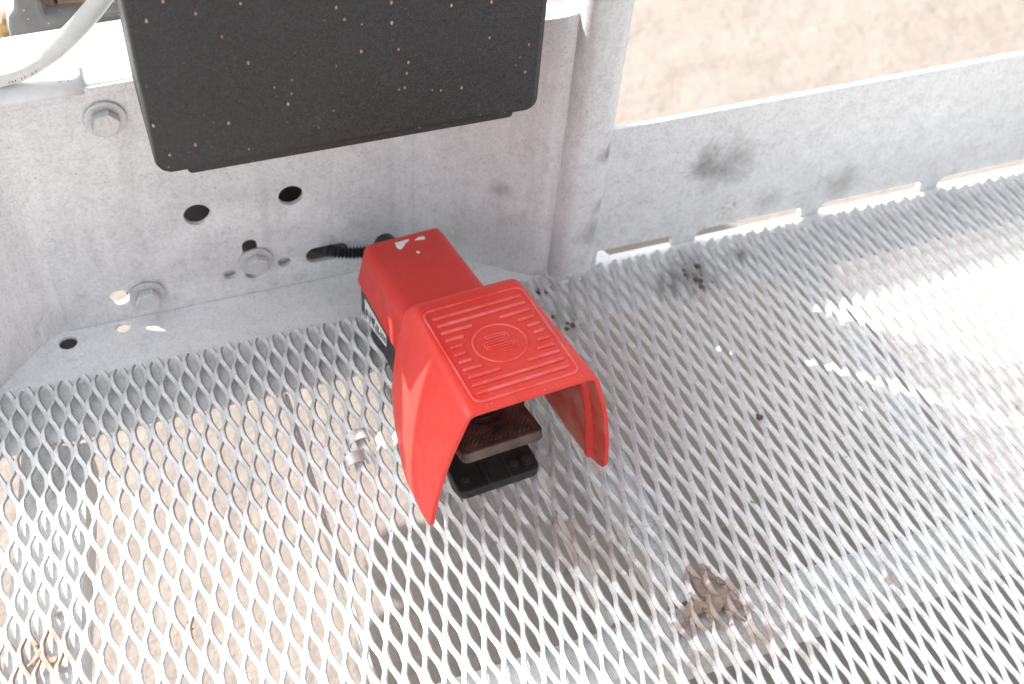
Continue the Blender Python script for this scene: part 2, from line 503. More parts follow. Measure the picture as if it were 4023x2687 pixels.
A_, B_ = 0.01633, 0.04565           # mesh pitch along x and along y
TH = R_(43)
SW, ST = 0.0048, 0.0031             # strand width, thickness
EDGE_Y = 0.765
def build_grate():
    ux, uz = math.cos(TH), math.sin(TH)
    nx, nz = -math.sin(TH), math.cos(TH)
    tipx, tipy = 0.25581, 0.42151
    bx0, by0 = tipx, tipy - 0.195 * B_
    hw, ht, cb = SW / 2, ST / 2, ST * .16
    sec = [(-hw, -ht + cb), (-hw + cb, -ht), (hw - cb, -ht), (hw, -ht + cb), (hw, ht - cb), (hw - cb, ht), (-hw + cb, ht), (-hw, ht - cb)]
    phi = 0.011
    cp, sp_ = math.cos(phi), math.sin(phi)
    cxr, cyr = 0.3, 0.5
    V, Fc = [], []
    cut_base = []
    def shape(u):                    # u in 0..1 over one half period
        t = min(1, max(0, (u - 0.19) / 0.62))
        return t * t * (3 - 2 * t) * .6 + t * .4
    k0, k1 = -88, 118
    y_lo = 0.06
    SEG = 10
    for k in range(k0, k1):
        # strand k joins bond k (phase k%2) and bond k+1
        xl = bx0 + k * A_ / 2
        ph = (B_ / 2) if (k % 2) else 0.0
        yb = by0 + ph
        # y positions in rotated frame where the strand ends
        xr = xl + A_ / 4
        y_hi = EDGE_Y - (xr - cxr) * sp_ + 0.0015 * math.sin(k * 2.3)
        hstep = B_ / 2 / SEG
        j0 = math.ceil((y_lo - yb) / hstep)
        j1 = math.floor((y_hi - yb) / hstep)
        ys = [yb + j * hstep for j in range(j0, j1 + 1)]
        if y_hi - ys[-1] > 1e-4:
            ys.append(y_hi)
        base = len(V)
        cut_base += [base] * (8 * len(ys))
        wob = 1 + .05 * math.sin(k * 1.7)
        for y in ys:
            u = ((y - yb) / (B_ / 2)) % 2.0
            s = shape(u) if u <= 1 else shape(2 - u)
            off = (SW / 2) * (1 - 2 * s) * .985
            cx_ = xl + s * A_ / 2 + off * ux
            cz_ = off * uz
            jx = .00022 * mnoise.noise(Vector((cx_ * 160, y * 160, 1))) + .0006 * mnoise.noise(Vector((cx_ * 22, y * 22, 7)))
            jz = .0003 * mnoise.noise(Vector((cx_ * 90, y * 90, 5))) + .0009 * mnoise.noise(Vector((cx_ * 9, y * 9, 2)))
            for (a, b) in sec:
                X = cx_ + a * ux + b * nx * wob + jx
                Z = cz_ + a * uz + b * nz * wob + jz
                dx, dy = X - cxr, y - cyr
                V.append((cxr + dx * cp - dy * sp_, cyr + dx * sp_ + dy * cp, Z))
        m = len(ys)
        for i in range(m - 1):
            for q in range(8):
                Fc.append((base + i * 8 + q, base + i * 8 + (q + 1) % 8, base + (i + 1) * 8 + (q + 1) % 8, base + (i + 1) * 8 + q))
        Fc.append(tuple(base + q for q in range(7, -1, -1)))
        Fc.append(tuple(base + (m - 1) * 8 + q for q in range(8)))
    o = mesh_obj('diamond_mesh', V, Fc, M_grate, smooth=True)
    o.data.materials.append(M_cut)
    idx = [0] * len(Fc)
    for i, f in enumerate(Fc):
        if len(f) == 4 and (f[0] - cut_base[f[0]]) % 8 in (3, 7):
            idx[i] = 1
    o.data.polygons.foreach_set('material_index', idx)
    o.data.set_sharp_from_angle(angle=R_(28))
    return to_deck(o)
build_grate()

# ledge plate the mesh rests on, with drilled holes
PY = 0.832                                    # plane of the upright panel
ledge_loops = [[(-.45, .702), (1.30, .702), (1.30, .7806), (.462, .7806), (.44, .8319), (-.45, .8319)],
               circle2(-.0806, .8175, .0085, 20), circle2(-.0295, .8225, .0068, 20), rrect2(.366, .386, .747, .757, .002, 3)]
to_deck(me_obj('ledge_plate', plate_mesh(ledge_loops, .005, .0006, Matrix.Translation((0, 0, -.0052))), M_ledge))
to_deck(box('rust_backing', .355, .40, .735, .765, -.030, -.016, M_rust))
to_deck(tube('drain_cup', [(-.0806, .8175, -.0112), (-.0806, .8175, -.05)], .012, M_dark, n=20))
# beams under the mesh
def beam(x0, x1, y0, y1, z0, z1, name='support_beam', mat=None):
    return to_deck(box(name, x0, x1, y0, y1, z0, z1, mat or M_beam, bev=.003))
beam(-.45, 1.30, .341, .384, -.058, -.0065, 'cross_beam')
beam(.343, .374, .386, .700, -.040, -.0065)
beam(.636, .664, .386, .700, -.050, -.0065)
beam(.096, .101, .130, .700, -.032, -.0065, 'flat_bar')
beam(.292, .297, .386, .56, -.034, -.0065, 'flat_bar')
beam(.970, 1.0, .386, .700, -.050, -.0065)
# perforated channel on the left, running slightly skewed
def skew_channel():
    L = math.hypot(.09, .57)
    loops = [[(-.028, 0), (.028, 0), (.028, L), (-.028, L)]]
    for i in range(9):
        loops.append(circle2(-.012, .04 + i * .0365, .0034, 12))
    me = plate_mesh(loops, .004, .0005)
    m = Matrix.Translation((-.195, .130, -.0075)) @ Matrix.Rotation(-math.atan2(.09, .57), 4, 'Z')
    me.transform(m)
    o = to_deck(me_obj('perforated_channel', me, M_beam))
    v = [m @ Vector(p) for p in ((.028, 0, -.004), (.028, L, -.004), (.028, L, -.045), (.028, 0, -.045), (.024, 0, -.004), (.024, L, -.004), (.024, L, -.045), (.024, 0, -.045))]
    to_deck(mesh_obj('channel_web', v, [(0, 1, 2, 3), (7, 6, 5, 4), (0, 4, 5, 1), (3, 2, 6, 7), (0, 3, 7, 4), (1, 5, 6, 2)], M_beam))
skew_channel()

# curled metal clips through the mesh
def clip(cx_, cy_, rz):
    V, Fc = [], []
    n = 12
    for i in range(n + 1):
        a = R_(-20 + 220 * i / n)
        x = .0098 * math.cos(a); z = .0075 * math.sin(a) - .001
        for yy in (-.0058, .0058):
            for rr in (1.0, .86):
                V.append((x * rr, yy, z * rr))
    for i in range(n):
        a, b = i * 4, (i + 1) * 4
        for p, q in ((0, 2), (2, 3), (3, 1), (1, 0)):
            Fc.append((a + p, a + q, b + q, b + p))
    Fc.append((0, 1, 3, 2)); Fc.append((n * 4, n * 4 + 2, n * 4 + 3, n * 4 + 1))
    o = mesh_obj('curled_clip', V, Fc, M_bolt, smooth=True)
    o.data.set_sharp_from_angle(angle=R_(50))
    o.location = (cx_, cy_, .0035)
    o.rotation_euler = (0, 0, rz)
    return o
tag(clip(.1462, .6215, .10), 'small curled grey metal clip on the mesh, the one nearer the panel', 'clip', 'curled clips left of the foot switch')
tag(clip(.1385, .5985, .10), 'small curled grey metal clip on the mesh, the one farther from the panel', 'clip', 'curled clips left of the foot switch')

# ------------------------------------------------------------------ upright panel with its posts
panel = tag(empty('platform_bulkhead', (.13, .80, 0)), 'galvanized upright bulkhead with bolt holes and posts behind the red foot switch', 'bulkhead')
PP = (.13, .80, 0)
def to_panel(o):
    o.parent = panel
    o.location = (-PP[0], -PP[1], -PP[2])
    return o

XA, XB = -.078, .262
TOPA, TOPB = .2600, .2660
def panel_sheet():
    loops = [[(XA, -.0090), (XB, -.0090), (XB, TOPB), (XA, TOPA)],
             circle2(.0572, .1084, .0122), circle2(.1437, .1105, .0116),
             stadium2(.1001, .0215, .1001, .0585, .0072), circle2(.0782, .0254, .0062, 20), circle2(.1312, .0278, .0062, 20),
             stadium2(.1625, .0285, .1860, .0285, .0098), circle2(-.0262, .0250, .0092, 22)]
    me = plate_mesh(loops, .0055, .0004, Matrix.Translation((0, PY, 0)) @ WALLXF)
    bm = bmesh.new(); bm.from_mesh(me)
    # the sheet sweeps forward at both ends to the posts; grid strips
    def strip(plan, ztop0, ztop1):
        n = len(plan) - 1
        prev = None
        for i, (x, y) in enumerate(plan):
            t = i / n
            zt = ztop0 + (ztop1 - ztop0) * t
            zs = [-.0050 + (zt + .0050) * q / 6 for q in range(7)]
            # inward normal for thickness
            x2, y2 = plan[min(i + 1, n)]; x1, y1 = plan[max(i - 1, 0)]
            d = Vector((x2 - x1, y2 - y1)).normalized()
            nb = Vector((-d.y, d.x))
            if nb.y < 0: nb = -nb
            front = [bm.verts.new((x, y, z)) for z in zs]
            back = [bm.verts.new((x + nb.x * .0055, y + nb.y * .0055, z)) for z in zs]
            if prev:
                pf, pb = prev
                for q in range(6):
                    bm.faces.new((pf[q], front[q], front[q + 1], pf[q + 1]))
                    bm.faces.new((pb[q + 1], back[q + 1], back[q], pb[q]))
                bm.faces.new((pf[6], front[6], back[6], pb[6]))
                bm.faces.new((pb[0], back[0], front[0], pf[0]))
            prev = (front, back)
    rp = []
    for i in range(15):
        t = i / 14
        s = t * t * (3 - 2 * t)
        rp.append((XB + (.3905 - XB) * (t ** .8), PY - (PY - .771) * s))
    strip(rp, TOPB, .306)
    lp = []
    for i in range(17):
        t = i / 16
        s = t * t * (3 - 2 * t)
        lp.append((XA - .098 * t, PY - .070 * s))
    strip(lp, TOPA, .302)
    bpy.data.meshes.remove(me)
    bmesh.ops.remove_doubles(bm, verts=bm.verts[:], dist=.0002)
    return to_panel(bm_obj('panel_sheet', bm, M_panel, smooth=35))
panel_sheet()
# posts
def post(x, y, r, z1, name='post'):
    o = tube(name, [(x, y, -.0048), (x, y, .02), (x, y, .15), (x, y, .3), (x, y, .6), (x, y, z1)], r, M_post, n=40)
    to_panel(o)
    # fillet weld round the foot
    path = [(x + (r + .001) * math.cos(a), y + (r + .001) * math.sin(a), -.004) for a in [2 * math.pi * k / 40 for k in range(41)]]
    return o
def square_post(x0, x1, y0, y1, r, z0, z1):
    me = plate_mesh([rrect2(x0, x1, y0, y1, r, 10)], z1 - z0, .0, Matrix.Translation((0, 0, z1)))
    return to_panel(me_obj('post', me, M_post, smooth=40))
square_post(.3875, .4352, .7560, .8150, .0165, -.0048, 1.05)
post(-.1950, .7950, .0300, 1.05)
# weld beads where sheet meets right post
tube_w = tube('weld_bead', [(x, y, -.0042) for x, y in rrect2(.3868, .4359, .7553, .8157, .017, 8)[9:28]], .0028, M_panel, n=8)
to_panel(tube_w)
# folded top flange (deep on the left, narrow on the right)
def flange():
    V, Fc = [], []
    secs = []
    for (x, y0, zt, depth) in ((-.174, PY - .069, .302, .12), (-.127, PY - .035, .281, .10), (-.078, PY, TOPA, .084), (.05, PY, TOPA + .0023, .084), (.12, PY, TOPA + .0035, .060), (.2, PY, TOPA + .005, .020), (.262, PY, TOPB, .016), (.33, PY - .028, .288, .013), (.3885, PY - .061, .306, .012)):
        prof = [(y0 - .0002, zt - .0095), (y0 + .0005, zt - .003), (y0 + .003, zt + .0010), (y0 + .008, zt + .0026), (y0 + depth, zt + .0028), (y0 + depth, zt - .001), (y0 + .008, zt - .0012)]
        secs.append([(x, a, b) for a, b in prof])
    m = len(secs[0])
    for s in secs: V += s
    for i in range(len(secs) - 1):
        for k in range(m):
            Fc.append((i * m + k, (i + 1) * m + k, (i + 1) * m + (k + 1) % m, i * m + (k + 1) % m))
    Fc.append(tuple(range(m))); Fc.append(tuple((len(secs) - 1) * m + k for k in range(m - 1, -1, -1)))
    o = mesh_obj('top_flange', V, Fc, M_panel, smooth=True)
    o.data.set_sharp_from_angle(angle=R_(45))
    return to_panel(o)
flange()
# hex bolts with washers
def bolt(x, z, s, rot):
    y = PY
    wv = plate_mesh([circle2(0, 0, .0172 * s, 28), circle2(0, 0, .005, 12)], .003, .0006, Matrix.Translation((x, y - .0036, z)) @ WALLXF)
    hexl = [(.0118 * s * math.cos(R_(rot + 60 * k)), .0118 * s * math.sin(R_(rot + 60 * k))) for k in range(6)]
    hv = plate_mesh([hexl], .0088 * s, .0011, Matrix.Translation((x, y - .0036 - .0088 * s, z)) @ WALLXF)
    o = to_panel(me_obj('bolt', hv, M_bolt))
    wo = me_obj('washer', wv, M_bolt)
    wo.parent = o
    return o
bolt(-.0019, .2304, 1.0, 12)
bolt(.1040, .0385, .95, 30)
bolt(-.0010, .0220, 1.0, 5)
# curled sticker over the top edge
def sticker():
    V, Fc = [], []
    prof = [(PY - .0007, .2560), (PY + .0002, .2600), (PY + .0028, .2632), (PY + .008, .2652), (PY + .027, .2653)]
    xs = [-.112, -.09, -.06, -.036, -.0125]
    for x in xs:
        for y, z in prof:
            V.append((x, y + (.0006 if x == -.0125 else 0), z + .0006))
    m = len(prof)
    for i in range(len(xs) - 1):
        for k in range(m - 1):
            Fc.append((i * m + k, (i + 1) * m + k, (i + 1) * m + k + 1, i * m + k + 1))
    o = mesh_obj('edge_sticker', V, Fc, M_paper, smooth=True)
    so = o.modifiers.new('s', 'SOLIDIFY'); so.thickness = .0007; so.offset = 1
    to_panel(o)
    bm = bmesh.new()
    for x, hh in ((-.0185, .0018), (-.0205, .0018), (-.0225, .002), (-.0275, .0015), (-.0290, .0022), (-.0305, .0014), (-.0345, .0008), (-.039, .0008), (-.044, .0007), (-.049, .0009)):
        box_bm(x, x + .0006, PY + .0085 - hh, PY + .0085 + hh, .2655, .26625, bm=bm)
    k = bm_obj('sticker_print', bm, M_ink)
    k.parent = o
sticker()

# ------------------------------------------------------------------ toe board with slots
TY = .775
toe_pts = [(.4466, .168)]
bot = -.0050
slots = [(.4440, .5310), (.5590, .6880), (.7125, .8440), (.8700, .9990), (1.025, 1.155)]
loop = [(1.30, .1700), (.436, .1680), (.436, bot)]
for (s0, s1) in slots:
    hz = .0095
    if s0 > .45:
        loop += [(s0, bot), (s0 + .002, hz - .004), (s0 + .009, hz)]
    else:
        loop += [(s0, bot), (s0 + .0005, hz)]
    loop += [(s1 - .004, hz), (s1, hz - .003), (s1, bot)]
loop += [(1.30, bot)]
loop.reverse()
toe = me_obj('toe_board', plate_mesh([loop], .005, .0004, Matrix.Translation((0, TY, 0)) @ WALLXF), M_toe)
tag(toe, 'long low galvanized toe board with slotted bottom edge, right of the square post', 'toe board')
# lip of the deck outside the toe board

# ------------------------------------------------------------------ black storage box above the switch
sbox = tag(empty('storage_box', (.18, .76, .26)), 'black pebbled plastic box with paint specks hanging over the panel', 'box')
def sb_part(o):
    o.parent = sbox; o.location = (-.18, -.76, -.26); return o
def storage_box():
    me = plate_mesh([rrect2(.0255, .3288, .2630, .80, .012, 8)], .1165, .006, Matrix.Translation((0, .7065, 0)) @ WALLXF)
    for v in me.vertices:                      # the shell narrows towards its back on the right
        if v.co.x > .2:
            v.co.x -= .022 * max(0, (v.co.y - .72)) / .10
    sb_part(me_obj('shell', me, M_cover, smooth=60))
    me = plate_mesh([rrect2(.0478, .3085, .2575, .29, .004, 5)], .106, .0012, Matrix.Translation((0, .7110, 0)) @ WALLXF)
    sb_part(me_obj('bottom_lip', me, M_cover, smooth=40))
    sb_part(box('light_slit_block', .0265, .262, .8232, .8314, .2600, .32, M_cable, bev=.001))  # added strips closing the slit where sun slipped behind the box
    sb_part(box('light_slit_block', .2625, .292, .8150, .8235, .2600, .32, M_cable, bev=.001))
    for x in (.03,):
        sb_part(box('hanger', x, x + .025, .815, .8615, .385, .405, M_bolt, bev=.002))
storage_box()

# ------------------------------------------------------------------ red foot switch
SX, SY = .24861, .53604
sw = tag(empty('foot_switch', (SX, SY, .0045), R_(4.0)), 'red hooded foot switch with ribbed top and black treadle on the mesh deck', 'foot switch')
SZ = -.0045                                    # part coordinates are given as heights above deck zero
def swp(o, parent=None):
    o.parent = parent or sw
    if parent is None:
        o.location = (0, 0, SZ)
    return o

def interp(tab, x):
    if x <= tab[0][0]: return tab[0][1]
    for (a, b), (c, d) in zip(tab, tab[1:]):
        if x <= c:
            return b + (d - b) * (x - a) / (c - a)
    return tab[-1][1]

YF, YBK = -.040, .098
def ztop(y): return .1735 - .0130 * (y + .04) / .122
def wtop(y): return .0535 - .0060 * (y + .04) / .122
ZB = [(-.040, .0455), (-.0385, .0405), (-.034, .0370), (-.019, .0305), (-.005, .0258), (.021, .0230), (.047, .0268), (.062, .0318), (.075, .0390), (.087, .0500), (.092, .0600), (.095, .0740), (.0965, .090), (.098, .110)]
SIDE = [(.045, .0270), (.060, .0258), (.078, .0236), (.104, .0192), (.120, .0158), (.136, .0115), (.150, .0072), (.160, .0040), (.172, .0)]   # flare added to the top half width
def smooth_tab(tab, x):
    return (interp(tab, x - .006) + 2 * interp(tab, x) + interp(tab, x + .006)) / 4
def side_x(y, z):
    zz = z + (.1735 - ztop(y))
    return wtop(y) + smooth_tab(SIDE, zz) * (1 - .35 * max(0, (y - .03)) / .07)

def hood():
    ys = [-.040, -.0385, -.036, -.031, -.025, -.015, -.005, .007, .020, .033, .046, .056, .065, .073, .080, .0855, .0895, .0925, .0950, .0967, .098]
    rc = .0085
    rows = []
    for y in ys:
        zt = ztop(y) - (.010 * ((y - .0835) / .0145) ** 2 if y > .0835 else 0)
        wt = wtop(y)
        zb = interp(ZB, y)
        pts = []
        for t in (0, .25, .5, .75, 1):
            pts.append(((wt - rc) * t, zt))
        xs = side_x(y, zt - rc)
        for k in range(1, 7):
            t = k / 6
            a = (1 - t) ** 2; b = 2 * t * (1 - t); c = t * t
            pts.append((a * (wt - rc) + b * (wt + .0006) + c * xs, a * zt + b * zt + c * (zt - rc)))
        for k in range(1, 13):
            z = (zt - rc) + (zb - (zt - rc)) * k / 12
            pts.append((side_x(y, z), z))
        rows.append((y, pts))
    bm = bmesh.new()
    grid = []
    for y, pts in rows:
        line = [(-x, z) for x, z in reversed(pts[1:])] + pts
        grid.append([bm.verts.new((x, y, z)) for x, z in line])
    for i in range(len(grid) - 1):
        for k in range(len(grid[0]) - 1):
            bm.faces.new((grid[i][k], grid[i][k + 1], grid[i + 1][k + 1], grid[i + 1][k]))
    bm.faces.new(grid[-1][6:-6])
    bmesh.ops.recalc_face_normals(bm, faces=bm.faces[:])
    up = [f for f in bm.faces if f.calc_center_median().z > .165]
    if up and up[0].normal.z < 0:
        bmesh.ops.reverse_faces(bm, faces=bm.faces[:])
    me = bpy.data.meshes.new('hood'); bm.to_mesh(me); bm.free()
    o = me_obj('hood', me, M_red, smooth=50)
    o.data.materials.append(M_redin)
    so = o.modifiers.new('shell', 'SOLIDIFY'); so.thickness = .0036; so.offset = -1; so.material_offset = 1; so.material_offset_rim = 0
    bv = o.modifiers.new('edge', 'BEVEL'); bv.width = .0009; bv.segments = 2; bv.limit_method = 'ANGLE'; bv.angle_limit = R_(50)
    swp(o)
    # stiffening rib inside each wing
    for s in (-1, 1):
        V, Fc = [], []
        zs = [.034 + (.166 - .034) * k / 12 for k in range(13)]
        for z in zs:
            y = -.018 + .004 * math.sin((z - .03) * 20)
            x = side_x(y, z)
            for dx, dy in ((.0032, -.005), (.0072, -.003), (.0078, .0), (.0072, .003), (.0032, .005)):
                V.append((s * (x - dx), y + dy, z))
        for i in range(12):
            for k in range(4):
                Fc.append((i * 5 + k, i * 5 + k + 1, (i + 1) * 5 + k + 1, (i + 1) * 5 + k))
        Fc.append((0, 1, 2, 3, 4)); Fc.append((60, 61, 62, 63, 64))
        q = mesh_obj('stiffening_rib', V, Fc, M_red, smooth=True)
        swp(q)
    return o
hood_o = hood()

def on_top(x, y, h=0.0): return Vector((x, y, ztop(y) + h))

# raised pattern on the hood top
def top_bar(x0, x1, y):
    r = .00155
    me = plate_mesh([stadium2(x0 + r, 0, x1 - r, 0, r, 6)], .0024, .0009)
    me.transform(Matrix.Translation(on_top(0, y, .0017)) @ Matrix.Rotation(-math.atan(.0130 / .122), 4, 'X'))
    o = me_obj('rib', me, M_rib, smooth=50)
    return swp(o)
VC = .0215; VS = .00885
for i in range(11):
    y = VC + (5 - i) * VS
    dy = abs(5 - i) * VS
    if dy > .030:
        top_bar(-.0385, .0385, y)
    else:
        inner = math.sqrt(max(.0290 ** 2 - dy ** 2, .0001))
        top_bar(-.0385, -inner, y)
        top_bar(inner, .0385, y)
bpath = [on_top(x, y, .0001) for x, y in rrect2(-.0432, .0432, -.0315, .0765, .007, 6)]
bpath.append(bpath[0])
swp(tube('panel_border', bpath, .00105, M_rib, n=8))
cpath = [on_top(x, y + VC, .0001) for x, y in circle2(0, 0, .0212, 48)]
cpath.append(cpath[0])
swp(tube('emblem_ring', cpath, .00095, M_rib, n=8))
# winding emblem inside the ring
rowy = [.0090, .0030, -.0030, -.0090]
ep = []
def arc(cx_, cy_, r, a0, a1, n=8):
    return [(cx_ + r * math.cos(R_(a0 + (a1 - a0) * k / n)), cy_ + r * math.sin(R_(a0 + (a1 - a0) * k / n))) for k in range(n + 1)]
ep += [(-.0085, rowy[0]), (.0045, rowy[0])]
ep += arc(.0055, .0060, .003, 90, -90)
ep += arc(-.0085, .0, .003, 90, 270)
ep += arc(.0085, -.0060, .003, 90, -90)
ep += [(.0, rowy[3])]
def emblem_line(off):
    out = []
    P = [Vector(p) for p in ep]
    for i, p in enumerate(P):
        t = (P[min(i + 1, len(P) - 1)] - P[max(i - 1, 0)]).normalized()
        nn = Vector((-t.y, t.x))
        q = p + nn * off
        out.append(on_top(q.x, q.y + VC, .0001))
    return out
_e = emblem_line(.00115); _f = emblem_line(-.00115)
swp(tube('emblem', _e + _f[::-1] + [_e[0]], .0008, M_rib, n=8))

# chipped paint along the hood edges
def chips():
    q = random.Random(31)
    V, Fc = [], []
    def chip(p, r):
        b0 = len(V); n = 7
        ph = q.random() * 6
        for k in range(n):
            a = ph + 2 * math.pi * k / n
            rr_ = r * q.uniform(.45, 1.2)
            x, y = p[0] + rr_ * math.cos(a) * .7, p[1] + rr_ * math.sin(a) * 1.5
            V.append(Vector((x, y, ztop(y) + p[2])))
        V.append(Vector((p[0], p[1], ztop(p[1]) + p[2] - .0014)))
        Fc.append(tuple(range(b0, b0 + n)))
        for k in range(n):
            Fc.append((b0 + k, b0 + n, b0 + (k + 1) % n))
    for _ in range(22):
        chip((.0432 + q.gauss(0, .0006), q.uniform(.0, .066), .0013), q.uniform(.0004, .0011))
    for _ in range(10):
        i = q.choice([2, 3, 4, 5, 6, 7])
        chip((q.choice([-1, 1]) * q.uniform(.030, .038), VC + (5 - i) * VS + q.gauss(0, .0008), .00185), q.uniform(.0003, .0008))
    for _ in range(8):
        chip((q.uniform(-.046, .046), -.0375 + q.gauss(0, .0006), .0004), q.uniform(.0004, .0009))
    for _ in range(7):
        a = q.uniform(0, 6.28)
        chip((.0212 * math.cos(a), VC + .0212 * math.sin(a), .0011), q.uniform(.0003, .0007))
    o = mesh_obj('paint_chips', V, Fc, M_chip)
    o['kind'] = 'stuff'
    swp(o)
chips()

# body behind the hood
def body_section(y, half_t, half_b, zt, zb, r=.0125, n=7):
    pts = [(-half_b, zb)]
    for k in range(n + 1):
        a = R_(180 - 90 * k / n)
        # corner centre
        pts.append((-half_t + r + r * math.cos(a), zt - r + r * math.sin(a)))
    right = [(-x, z) for x, z in reversed(pts)]
    return [(x, y, z) for x, z in pts + right]
def body():
    st = []
    for y in (.078, .100, .135, .170, .200, .218, .226):
        t = (y - .10) / .134
        st.append(body_section(y, .0432 - .0035 * t, .0462, .1155 - .0210 * t, .0655 - .0135 * t))
    last = body_section(.226, .0398, .0462, .0950, .0525)
    for d, sh, dz in ((.0045, .9925, .0006), (.0075, .965, .0028), (.0088, .92, .0065)):
        st.append([(x * sh, .226 + d, min(z, .0955 - dz) if z > .06 else z) for x, y, z in last])
    V = [p for s in st for p in s]
    m = len(st[0])
    Fc = []
    for i in range(len(st) - 1):
        for k in range(m):
            Fc.append((i * m + k, i * m + (k + 1) % m, (i + 1) * m + (k + 1) % m, (i + 1) * m + k))
    Fc.append(tuple(range(m))); Fc.append(tuple((len(st) - 1) * m + k for k in range(m - 1, -1, -1)))
    bm = bmesh.new()
    vs = [bm.verts.new(v) for v in V]
    for f in Fc: bm.faces.new([vs[i] for i in f])
    o = bm_obj('body_cover', bm, M_red, smooth=40)
    swp(o)
    # black lower case, following the sloped seam
    V = []
    for (y, zt) in ((.050, .0600), (.100, .0650), (.135, .0615), (.2250, .0515), (.2310, .0505)):
        hw = .0448 if y < .23 else .0425
        for (x, z) in ((-hw, zt), (-hw, .0175), (-hw + .006, .0090), (hw - .006, .0090), (hw, .0175), (hw, zt)):
            V.append((x, y, z))
    Fc = []
    for i in range(4):
        for k in range(6):
            Fc.append((i * 6 + k, i * 6 + (k + 1) % 6, (i + 1) * 6 + (k + 1) % 6, (i + 1) * 6 + k))
    Fc.append(tuple(range(6))); Fc.append(tuple(24 + k for k in range(5, -1, -1)))
    bm = bmesh.new()
    vs = [bm.verts.new(v) for v in V]
    for f in Fc: bm.faces.new([vs[i] for i in f])
    k = swp(bm_obj('lower_case', bm, M_black, smooth=30))
    # paper label on its left side
    lx = -.0451
    lab = mesh_obj('side_label', [(lx, .2130, .0460), (lx, .2130, .0165), (lx, .1560, .0380), (lx, .1560, .0530), (lx - .0004, .2130, .0460), (lx - .0004, .2130, .0165), (lx - .0004, .1560, .0380), (lx - .0004, .1560, .0530)],
                   [(0, 1, 2, 3), (7, 6, 5, 4), (0, 4, 5, 1), (1, 5, 6, 2), (2, 6, 7, 3), (3, 7, 4, 0)], M_paper)
    swp(lab)
    bm = bmesh.new()
    for i in range(16):
        y = .2105 - i * .0034
        t = (.2130 - y) / .057
        zlo = .0165 + .0215 * t + .003; zhi = .0460 + .007 * t - .003
        hgt = (zhi - zlo) * rnd.uniform(.35, .95)
        z0 = zlo + (zhi - zlo - hgt) * rnd.random()
        box_bm(lx - .0008, lx - .0003, y - rnd.uniform(.0008, .0022), y, z0, z0 + hgt, bm=bm)
    pr = bm_obj('label_print', bm, M_ink)
    pr.parent = lab
    # dark socket in the body top just behind the hood
    sk = plate_mesh([circle2(0, 0, .0085, 24)], .0012, .0002)
    yy = .1165
    zz = .1155 - .0210 * (yy - .10) / .134
    sk.transform(Matrix.Translation((.0045, yy, zz + .0012)) @ Matrix.Rotation(-math.atan(.021 / .134), 4, 'X'))
    swp(me_obj('screw_recess', sk, M_cable))
    rg = [(.0045 + .0088 * math.cos(a), yy + .0088 * math.sin(a), zz + .0010 - .0210 / .134 * .0088 * math.sin(a)) for a in [2 * math.pi * q / 28 for q in range(29)]]
    swp(tube('recess_rim', rg, .0011, M_red, n=8))
    # torn label scraps on the body top
    for sc_pts in ([(-.0110, .2300), (.0030, .2303), (.0010, .2272), (-.0020, .2262), (-.0041, .2232), (-.0075, .2196), (-.0101, .2186), (-.0119, .2218)],
                   [(.0070, .2268), (.0117, .2296), (.0178, .2288), (.0165, .2243), (.0120, .2252)], [(.0020, .2068), (.0044, .2064), (.0048, .2086), (.0030, .2100), (.0019, .2090)]):
        V = []
        for x, y in sc_pts:
            y -= .006
            t = (y - .10) / .134
            V.append((x, y, .1155 - .0210 * t + .0004))
        nV = len(V)
        V += [(x, y, z - .0008) for x, y, z in V]
        Fc = [tuple(range(nV))] + [tuple(range(2 * nV - 1, nV - 1, -1))] + [(i, nV + i, nV + (i + 1) % nV, (i + 1) % nV) for i in range(nV)]
        bm = bmesh.new(); vs = [bm.verts.new(v) for v in V]
        for f in Fc: bm.faces.new([vs[i] for i in f])
        swp(bm_obj('torn_label', bm, M_paper))
    # cable gland at the back
    swp(tube('cable_gland', [(-.012, .230, .075), (-.012, .240, .075), (-.012, .2405, .075), (-.012, .250, .074)], [.014, .014, .0105, .0105], M_cable, n=18))
body()

